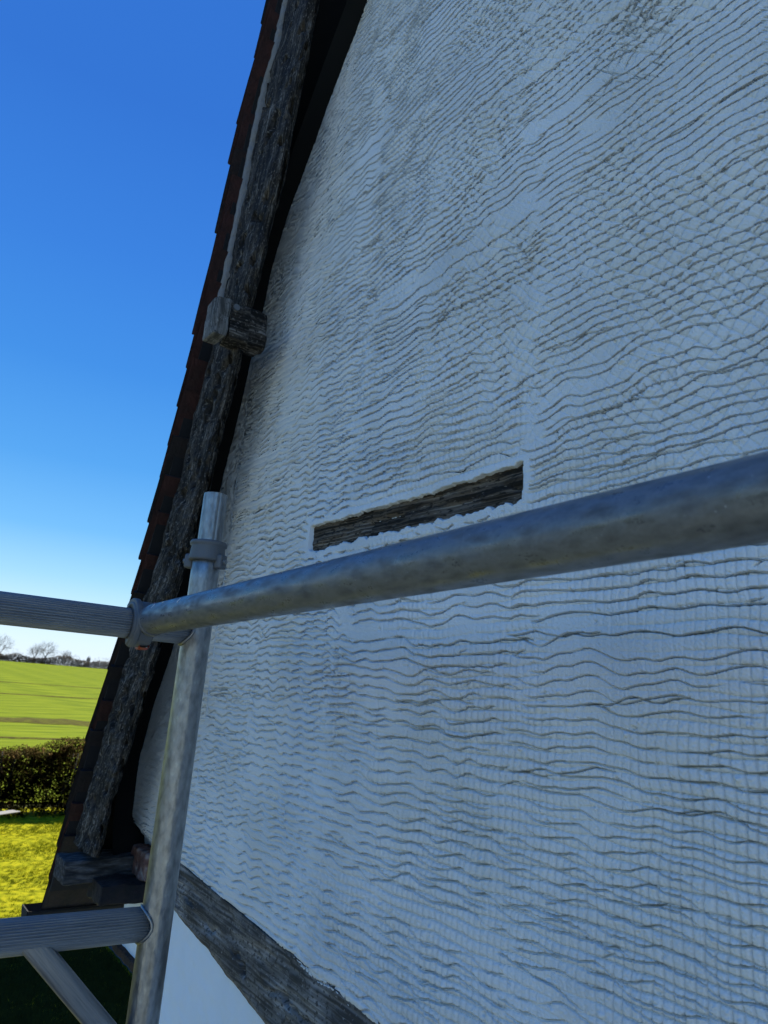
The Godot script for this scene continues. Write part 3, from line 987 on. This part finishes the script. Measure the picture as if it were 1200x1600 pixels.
func scaffold() -> void:
	var x := -1.243
	var z := -0.492
	var f := thing("scaffold_tower", "grey aluminium scaffold tower frame with ribbed rungs in front of the gable", "scaffold tower", Vector3(x, GROUND, z))
	var post_r := func(a: float, _t: float) -> float: return 0.0252 - 0.0004 * pow(0.5 + 0.5 * cos(a * 6.0), 8.0)
	var pts := []
	for i in 40:
		pts.append(Vector3(x + 0.004 * 0, lerpf(-1.9, 0.226, i / 39.0), z))
	put("upright", tube(pts, post_r, 48), M.aluminium, f)
	# the spigot: a slimmer fluted tube, open at the top
	var sp := []
	for i in 6:
		sp.append(Vector3(x, lerpf(0.15, 0.334, i / 5.0), z))
	var sr := func(a: float, _t: float) -> float: return 0.0213 - 0.0012 * pow(0.5 + 0.5 * cos(a * 14.0), 3.0)
	var spigot := tube(sp, sr, 84, false)
	var inner := tube(sp, func(_a, _t): return 0.0175, 84, false)
	var rim_p := PackedVector3Array()
	for i in 2:
		for k in 85:
			var a := TAU * (k % 84) / 84.0
			rim_p.append(Vector3(x, 0.334, z) + Vector3(cos(a), 0, sin(a)) * (0.0205 if i else 0.0175))
	put("spigot", joined([spigot, inner, grid(rim_p, 2, 85, PackedVector2Array(), false, true)]), M.aluminium, f)
	# the collar with its flange and lugs
	var prof := [[0.207, 0.0262], [0.2072, 0.0315], [0.212, 0.0322], [0.234, 0.0300], [0.236, 0.0330], [0.241, 0.0335], [0.2435, 0.0318], [0.244, 0.0215]]
	var cp := PackedVector3Array()
	var cuv := PackedVector2Array()
	for q in prof:
		for k in 49:
			var a := TAU * (k % 48) / 48.0
			cp.append(Vector3(x + cos(a) * q[1], q[0], z + sin(a) * q[1]))
			cuv.append(Vector2(k / 48.0, q[0]))
	var col := put("collar", grid(cp, prof.size(), 49, cuv, false, true), M.cast, f)
	var cn := noise(191, 10.0, 2)
	for a in [2.35, -0.5]:
		var bolt := CylinderMesh.new()
		bolt.top_radius = 0.0045
		bolt.bottom_radius = 0.0045
		bolt.height = 0.006
		bolt.radial_segments = 6
		put("bolt", joined([[bolt, Transform3D(Basis(Vector3.UP, -a) * Basis(Vector3.FORWARD, -PI / 2), Vector3(x + cos(a) * 0.041, 0.207, z + sin(a) * 0.041))]]), M.aluminium, col)
		put("lug", rough_box(Vector3(x + cos(a) * 0.0315, 0.207, z + sin(a) * 0.0315), Vector3(0.008, 0.013, 0.010), 0.004, 0.0005, cn, 0.006, Basis(Vector3.UP, -a)), M.cast, col)
	# rungs, ribbed along their length, welded to both uprights
	var z2 := z + 1.05
	for y in [0.083, -0.385, -0.855, -1.325]:
		var dz := -0.012 if y < 0.0 else 0.0
		var zs := []
		for i in 30:
			zs.append(Vector3(x - 0.004, y - dz * i / 29.0, lerpf(z + 0.014, z2 - 0.014, i / 29.0)))
		put("rung", tube(zs, ribbed_radius(0.0252), 288), M.ribbed, f)
		for side in [-1.0, 1.0]:
			var bead := []
			for i in 33:
				var a := TAU * i / 32.0
				var px := cos(a) * 0.0258
				var hug := sqrt(maxf(0.0, 0.0256 * 0.0256 - pow(px - 0.004, 2.0)))
				var zc: float = z + hug + 0.0012 if side < 0.0 else z2 - hug - 0.0012
				bead.append(Vector3(x - 0.004 + px, y + sin(a) * 0.0258, zc))
			put("weld", ring_tube(bead, 0.0026), M.aluminium, f)
	var up2 := []
	for i in 6:
		up2.append(Vector3(x, lerpf(-1.9, 0.226, i / 5.0), z2))
	put("upright", tube(up2, post_r, 48), M.aluminium, f)
	# the strut below the lower rung, flat-sided
	var s0 := Vector3(x + 0.002, -0.386, -0.301)
	var s1 := Vector3(x + 0.004, -0.87, -0.72 + 0.23)
	s1 = s0 + (Vector3(x + 0.004, -0.524, -0.432) - s0).normalized() * 0.30
	var sq := func(a: float, _t: float) -> float: return 0.0165 / pow(pow(absf(cos(a)), 5.0) + pow(absf(sin(a)), 5.0), 0.2)
	put("strut", tube([s0, s0.lerp(s1, 0.5), s1], sq, 40), M.ribbed, f)

func decks() -> void:
	var p := thing("scaffold_platform", "dark plywood scaffold platform that the photographer stands on", "scaffold platform", Vector3(-0.2, -1.33, 0.04))
	var dn := noise(195, 6.0, 2)
	put("deck", rough_box(Vector3(-0.2, -1.285, 0.04), Vector3(1.0, 0.008, 0.42), 0.003, 0.0, dn, 0.3), M.deck, p)
	for z in [-0.36, 0.44]:
		put("side_beam", rough_box(Vector3(-0.2, -1.325, z), Vector3(1.02, 0.032, 0.02), 0.004, 0.0, dn, 0.3), M.ribbed, p)

func ring_tube(c: Array, r: float) -> ArrayMesh:
	var p := PackedVector3Array()
	var n := c.size()
	var centre := Vector3.ZERO
	for q in c: centre += q / n
	for i in n:
		var d: Vector3 = (c[(i + 1) % (n - 1)] - c[(i - 1 + n - 1) % (n - 1)]).normalized()
		var out: Vector3 = (c[i] - centre).normalized()
		var s := d.cross(out).normalized()
		for k in 9:
			var a := TAU * (k % 8) / 8.0
			p.append(c[i] + (out * cos(a) + s * sin(a)) * r * (1.0 + 0.15 * sin(i * 2.9)))
	return grid(p, n, 9, PackedVector2Array(), true, true)

func arc_plate(c: Vector3, r0: float, r1: float, a0: float, a1: float, half: float, n: int, bevel := 0.0015) -> ArrayMesh:
	# a ring piece about the z axis, half its width along x
	var p := PackedVector3Array()
	var ring := [[r0, -half], [r0, half], [r1 - bevel, half], [r1, half - bevel], [r1, -half + bevel], [r1 - bevel, -half], [r0, -half]]
	for i in n:
		var a := lerpf(a0, a1, i / float(n - 1))
		for q in ring:
			p.append(c + Vector3(0, sin(a), cos(a)) * 0.0 + Vector3(cos(a) * q[0], sin(a) * q[0], q[1]))
	var side := grid(p, n, ring.size(), PackedVector2Array(), false)
	var st := SurfaceTool.new()
	st.begin(Mesh.PRIMITIVE_TRIANGLES)
	st.set_smooth_group(-1)
	for e in [0, n - 1]:
		var o: int = e * ring.size()
		for k in range(1, ring.size() - 2):
			var t := [p[o], p[o + k], p[o + k + 1]]
			if e: t.reverse()
			for v in t: st.add_vertex(v)
	st.generate_normals()
	return joined([side, st.commit()])

func guard_rail() -> void:
	var g := thing("guard_rail", "long galvanised guard rail tube crossing in front of the wall with red claw catch", "guard rail", Vector3(-1.243, 0.085, -0.40))
	var a := Vector3(-1.222, 0.0905, -0.400)
	var b := Vector3(0.55, 0.148, -0.398)
	var pts := []
	for i in 60:
		pts.append(a.lerp(b, i / 59.0))
	var r := func(_a, t): return 0.0252 * (1.0 - 0.06 * smoothstep(0.006, 0.0, t))
	put("tube", tube(pts, r, 64), M.galvanised, g)
	var sn := noise(197, 60.0, 2)
	for q in [[0.035, 0.9, 0.0010, 0.004], [0.055, 0.7, 0.0010, 0.0015], [0.10, 0.95, 0.0008, 0.004]]:
		var at := a.lerp(b, q[0])
		# round the tube from its top towards the camera
		var nrm := Vector3(0, cos(q[1]), sin(q[1]))
		put("plaster_splash", rough_box(at + nrm * 0.0252, Vector3(q[2], 0.0006, q[3]), 0.0005, 0.0006, sn, 0.002, Basis(Vector3.RIGHT, q[1])), M.plain_render, g)
	# the cast claw that grips the ribbed rung, whose axis runs along z
	var c := Vector3(-1.247, 0.083, -0.390)
	var claw := put("claw", joined([arc_plate(c, 0.0262, 0.0385, deg_to_rad(-85), deg_to_rad(165), 0.019, 40, 0.004), pipe(Vector3(-1.219, 0.0885, -0.4015), Vector3(-1.198, 0.091, -0.4), 0.0262, 40)]), M.cast, g)
	put("flange", arc_plate(c + Vector3(0, 0, 0.012), 0.0262, 0.0425, deg_to_rad(-70), deg_to_rad(130), 0.005, 36), M.cast, claw)
	put("trigger", arc_plate(c + Vector3(0, 0, -0.028), 0.0268, 0.0395, deg_to_rad(40), deg_to_rad(88), 0.010, 12), M.trigger, g)
	put("trigger", arc_plate(c + Vector3(0, 0, -0.010), 0.0268, 0.042, deg_to_rad(-100), deg_to_rad(-66), 0.008, 14), M.trigger, g)

# ------------------------------------------------------------------ garden
func multi(called: String, mesh: Mesh, m: Material, xf: Array, cols: Array, parent: Node, kind := "stuff") -> MultiMeshInstance3D:
	var mm := MultiMesh.new()
	mm.transform_format = MultiMesh.TRANSFORM_3D
	mm.use_colors = cols.size() > 0
	mm.mesh = mesh
	mm.instance_count = xf.size()
	for i in xf.size():
		mm.set_instance_transform(i, xf[i])
		if cols.size(): mm.set_instance_color(i, cols[i])
	var o := MultiMeshInstance3D.new()
	o.name = called
	o.multimesh = mm
	o.material_override = m
	(parent if parent else self).add_child(o, true)
	o.set_meta("kind", kind)
	return o

func tuft(blades: int, h: float, w: float, spread: float, seed_: int) -> ArrayMesh:
	var r := RandomNumberGenerator.new()
	r.seed = seed_
	var st := SurfaceTool.new()
	st.begin(Mesh.PRIMITIVE_TRIANGLES)
	for k in blades:
		var a := r.randf() * TAU
		var at := Vector3(r.randf_range(-spread, spread), 0, r.randf_range(-spread, spread))
		var side := Vector3(cos(a), 0, sin(a)) * w
		var lean := Vector3(r.randf_range(-0.6, 0.6), 1.0, r.randf_range(-0.6, 0.6)) * h * r.randf_range(0.6, 1.1)
		var n := side.cross(lean).normalized()
		for v in [at - side, at + lean, at + side]:
			st.set_normal(n)
			st.add_vertex(v)
	return st.commit()

func leaf_clump(leaves: int, size: float, spread: float, seed_: int) -> ArrayMesh:
	var r := RandomNumberGenerator.new()
	r.seed = seed_
	var st := SurfaceTool.new()
	st.begin(Mesh.PRIMITIVE_TRIANGLES)
	for k in leaves:
		var at := Vector3(r.randf_range(-1, 1), r.randf_range(-1, 1), r.randf_range(-1, 1)) * spread
		var b := Basis.from_euler(Vector3(r.randf() * TAU, r.randf() * TAU, r.randf() * TAU))
		var l := size * r.randf_range(0.6, 1.2)
		var q := [at + b * Vector3(-l, 0, 0), at + b * Vector3(0, 0, l * 0.45), at + b * Vector3(l, 0, 0), at + b * Vector3(0, 0, -l * 0.45)]
		for v in [0, 1, 2, 0, 2, 3]:
			st.set_normal(b * Vector3.UP)
			st.add_vertex(q[v])
	return st.commit()

func garden() -> void:
	var r := RandomNumberGenerator.new()
	r.seed = 5
	# grass on the lawn that can be seen
	var lumps := noise(201, 0.9, 3)
	var xf := []
	var cols := []
	for k in 14000:
		var x := r.randf_range(-24.6, -9.0)
		var z := r.randf_range(-8.0, -1.2)
		var n := lumps.get_noise_2d(x, z)
		var s := r.randf_range(0.7, 1.3) * (1.0 + 0.6 * n)
		xf.append(Transform3D(Basis(Vector3.UP, r.randf() * TAU).scaled(Vector3(s, s, s)), Vector3(x, GROUND - 0.01, z)))
		var t := clampf(0.5 + n + r.randf_range(-0.3, 0.3), 0.0, 1.0)
		cols.append(Color(lerpf(0.17, 0.42, t), lerpf(0.20, 0.41, t), lerpf(0.006, 0.014, t)))
	# extra tufts over the shaded lawn, the shade put into their dark colour
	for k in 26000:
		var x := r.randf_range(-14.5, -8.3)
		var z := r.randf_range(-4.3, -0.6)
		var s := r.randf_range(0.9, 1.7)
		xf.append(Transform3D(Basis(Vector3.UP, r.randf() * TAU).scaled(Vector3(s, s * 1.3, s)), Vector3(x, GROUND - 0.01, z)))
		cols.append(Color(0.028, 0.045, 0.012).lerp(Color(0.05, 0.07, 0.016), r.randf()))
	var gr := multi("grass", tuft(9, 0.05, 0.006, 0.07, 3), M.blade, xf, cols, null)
	tag(gr, "sunlit yellow-green lawn grass in front of the hedge, with tufts coloured dark for the shade", "grass", "", "stuff")
	# the clipped hedge at the end of the lawn
	var hd := thing("hedge", "dark clipped hedge across the end of the lawn", "hedge", Vector3(-24.9, GROUND, -6.0))
	var hn := noise(202, 0.5, 3)
	var hx := []
	var hc := []
	for k in 42000:
		var z := r.randf_range(-16.0, 4.0)
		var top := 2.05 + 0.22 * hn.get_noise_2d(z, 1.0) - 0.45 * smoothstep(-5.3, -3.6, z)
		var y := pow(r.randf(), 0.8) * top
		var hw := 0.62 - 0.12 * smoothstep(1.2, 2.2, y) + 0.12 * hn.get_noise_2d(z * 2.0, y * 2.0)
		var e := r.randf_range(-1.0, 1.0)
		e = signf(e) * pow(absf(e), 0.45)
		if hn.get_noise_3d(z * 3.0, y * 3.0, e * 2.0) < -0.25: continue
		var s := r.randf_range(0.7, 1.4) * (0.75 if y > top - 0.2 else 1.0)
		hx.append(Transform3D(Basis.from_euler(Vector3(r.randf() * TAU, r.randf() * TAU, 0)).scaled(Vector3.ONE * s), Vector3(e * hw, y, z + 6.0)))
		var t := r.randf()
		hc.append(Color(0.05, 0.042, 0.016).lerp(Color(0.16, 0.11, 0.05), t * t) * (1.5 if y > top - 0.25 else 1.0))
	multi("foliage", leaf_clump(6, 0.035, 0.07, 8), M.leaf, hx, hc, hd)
	var stems := []
	for k in 110:
		var z := r.randf_range(-15.8, 3.8) + 6.0
		var x := r.randf_range(-0.35, 0.35)
		stems.append(pipe(Vector3(x, 0, z), Vector3(x + r.randf_range(-0.25, 0.25), r.randf_range(1.4, 1.95), z + r.randf_range(-0.3, 0.3)), 0.018, 5))
	put("stems", joined(stems), M.bark, hd).position = Vector3.ZERO
	# pale bench in front of the hedge
	var be := thing("garden_bench", "pale grey plank bench before the hedge at the left edge", "bench", Vector3(-22.02, GROUND, -3.78))
	var d := Vector3(-0.55, 0, -0.83).normalized()
	var rot := Basis(d, Vector3.UP, d.cross(Vector3.UP))
	var sl := rough_box(Vector3.ZERO, Vector3(0.95, 0.014, 0.07), 0.008, 0.0, hn, 0.3)
	for k in 2:
		put("slat", sl, M.plank, be).transform = Transform3D(rot, rot * Vector3(0, 0.5, (k - 0.5) * 0.16))
	for s in [-0.7, 0.15]:
		put("leg", rough_box(Vector3.ZERO, Vector3(0.03, 0.23, 0.14), 0.006, 0.0, hn, 0.2), M.bark, be).transform = Transform3D(rot, rot * Vector3(s, 0.24, 0))
	# an unseen building, added beyond the gable to shade the near lawn
	var ob := thing("added_outbuilding", "unseen brick building added behind the gable to shade the near lawn", "added_outbuilding", Vector3(-12.2, GROUND, -7.0))
	var y0 := GROUND
	put("wall", box(Vector3(-12.2, y0 + 1.35, -7.0), Vector3(6.6, 2.7, 4.2)), M.brick, ob)
	var rp := PackedVector2Array([Vector2(-2.4, 2.6), Vector2(-2.4, 2.72), Vector2(0, 4.5), Vector2(2.4, 2.72), Vector2(2.4, 2.6), Vector2(0, 4.36)])
	put("roof", joined([[slab(rp, 3.5, -3.5), Transform3D(Basis(Vector3.UP, PI / 2), Vector3(-12.2, y0, -7.0))]]), M.roof, ob)
	put("gable", joined([[slab(PackedVector2Array([Vector2(-2.1, 2.7), Vector2(0, 4.3), Vector2(2.1, 2.7)]), 3.28, -3.28), Transform3D(Basis(Vector3.UP, PI / 2), Vector3(-12.2, y0, -7.0))]]), M.brick, ob)
	var dr := put("door", box(Vector3(-13.4, y0 + 1.0, -4.885), Vector3(0.9, 2.0, 0.05)), M.paint, ob)
	put("handle", box(Vector3(-13.05, y0 + 1.0, -4.85), Vector3(0.12, 0.03, 0.03)), M.cast, dr)
	var wi := put("window", box(Vector3(-10.8, y0 + 1.5, -4.885), Vector3(1.1, 0.9, 0.05)), M.plank, ob)
	put("pane", box(Vector3(-10.8, y0 + 1.5, -4.857), Vector3(0.98, 0.78, 0.01)), M.gutter, wi)

# ------------------------------------------------------------------ the far side of the field
func branch(st: Array, tw: Array, a: Vector3, d: Vector3, l: float, r: float, depth: int, rr: RandomNumberGenerator) -> void:
	var b := a + d * l
	if depth <= 0:
		tw.append([a, b, r])
		return
	st.append(tube([a, a.lerp(b, 0.5) + Vector3(rr.randf_range(-1, 1), 0, rr.randf_range(-1, 1)) * l * 0.05, b], func(_a, t): return r * (1.0 - 0.4 * t), 6, false))
	var n := 3 if depth > 1 else 4
	for k in n:
		var ax := Vector3(rr.randf_range(-1, 1), rr.randf_range(-0.25, 0.8), rr.randf_range(-1, 1)).normalized()
		var nd := (d * 0.75 + ax * 0.75).normalized()
		branch(st, tw, a.lerp(b, rr.randf_range(0.6, 1.0)), nd, l * rr.randf_range(0.62, 0.82), r * 0.58, depth - 1, rr)

func bare_tree(called: String, label: String, at: Vector3, height: float, spread: float, seed_: int) -> void:
	var t := thing(called, label, "tree", at, "")
	var rr := RandomNumberGenerator.new()
	rr.seed = seed_
	var limbs := []
	var twigs := []
	for k in 1:
		branch(limbs, twigs, Vector3.ZERO, Vector3(rr.randf_range(-0.08, 0.08), 1, rr.randf_range(-0.08, 0.08)).normalized(), 0.24, 0.022, 4, rr)
	var s := Transform3D(Basis.from_scale(Vector3(height * spread, height, height * spread)), Vector3.ZERO)
	put("trunk", joined(limbs.map(func(m): return [m, s])), M.far_bark, t).position = Vector3.ZERO
	var st := SurfaceTool.new()
	st.begin(Mesh.PRIMITIVE_TRIANGLES)
	for k in 900:
		var v := Vector3(rr.randf_range(-1, 1), rr.randf_range(-1, 1), rr.randf_range(-1, 1))
		if v.length() > 1.0: continue
		var lump := 0.8 + 0.25 * sin(v.x * 4.0 + seed_) * cos(v.z * 3.0 + seed_)
		var c := Vector3(0, height * 0.44, 0) + v * Vector3(height * 0.36 * spread, height * 0.30, height * 0.36 * spread) * lump
		var out := (c - Vector3(0, height * 0.22, 0)).normalized()
		out = (out + Vector3(rr.randf_range(-1, 1), rr.randf_range(-1, 1), rr.randf_range(-1, 1)) * 0.45).normalized()
		var side := out.cross(Vector3(rr.randf_range(-1, 1), rr.randf_range(-1, 1), rr.randf_range(-1, 1))).normalized() * 0.045
		for w in [c - side, c + out * height * 0.10, c + side]: st.add_vertex(w)
	st.generate_normals()
	tag(put("crown", st.commit(), M.far_bark, t), "", "", "", "stuff").position = Vector3.ZERO

func far_side() -> void:
	var r := RandomNumberGenerator.new()
	r.seed = 9
	var hd := thing("field_hedge", "low grey-brown bare hedge along the far edge of the field", "hedge", Vector3(-340.0, land(-340.0, 0), -90.0))
	var hn := noise(211, 0.06, 3)
	var xf := []
	var cols := []
	for k in 26000:
		var z := r.randf_range(-190.0, 30.0)
		var top := 2.6 + 1.6 * hn.get_noise_2d(z, 3.0) + 0.9 * smoothstep(-60.0, -75.0, z)
		if r.randf() < 0.06: top *= 1.5
		var y := r.randf() * top
		xf.append(Transform3D(Basis.from_euler(Vector3(r.randf() * TAU, r.randf() * TAU, 0)).scaled(Vector3.ONE * r.randf_range(0.6, 1.3)), Vector3(r.randf_range(-1.5, 1.5), y, z + 90.0)))
		cols.append(Color(0.11, 0.10, 0.085).lerp(Color(0.17, 0.15, 0.13), r.randf()))
	multi("foliage", leaf_clump(7, 0.16, 0.35, 18), M.leaf, xf, cols, hd)
	var y := land(-342.0, 0)
	bare_tree("bare_tree", "wide bare tree at the field edge, broadest of the far trees", Vector3(-340.0, y, -69.0), 13.5, 1.0, 3)
	bare_tree("bare_tree", "bare tree close against the left of the broadest far tree", Vector3(-342.0, y, -65.0), 11.0, 0.85, 4)
	bare_tree("bare_tree", "pale bare tree cut by the left edge of the picture", Vector3(-338.0, y, -51.0), 14.5, 1.1, 6)
	bare_tree("bare_tree", "small round bare tree right of the broadest far tree", Vector3(-345.0, y, -78.5), 9.0, 0.8, 7)
	bare_tree("bare_tree", "slim low bare tree nearest the roof verge in the distance", Vector3(-345.0, y, -88.0), 7.0, 0.35, 8)
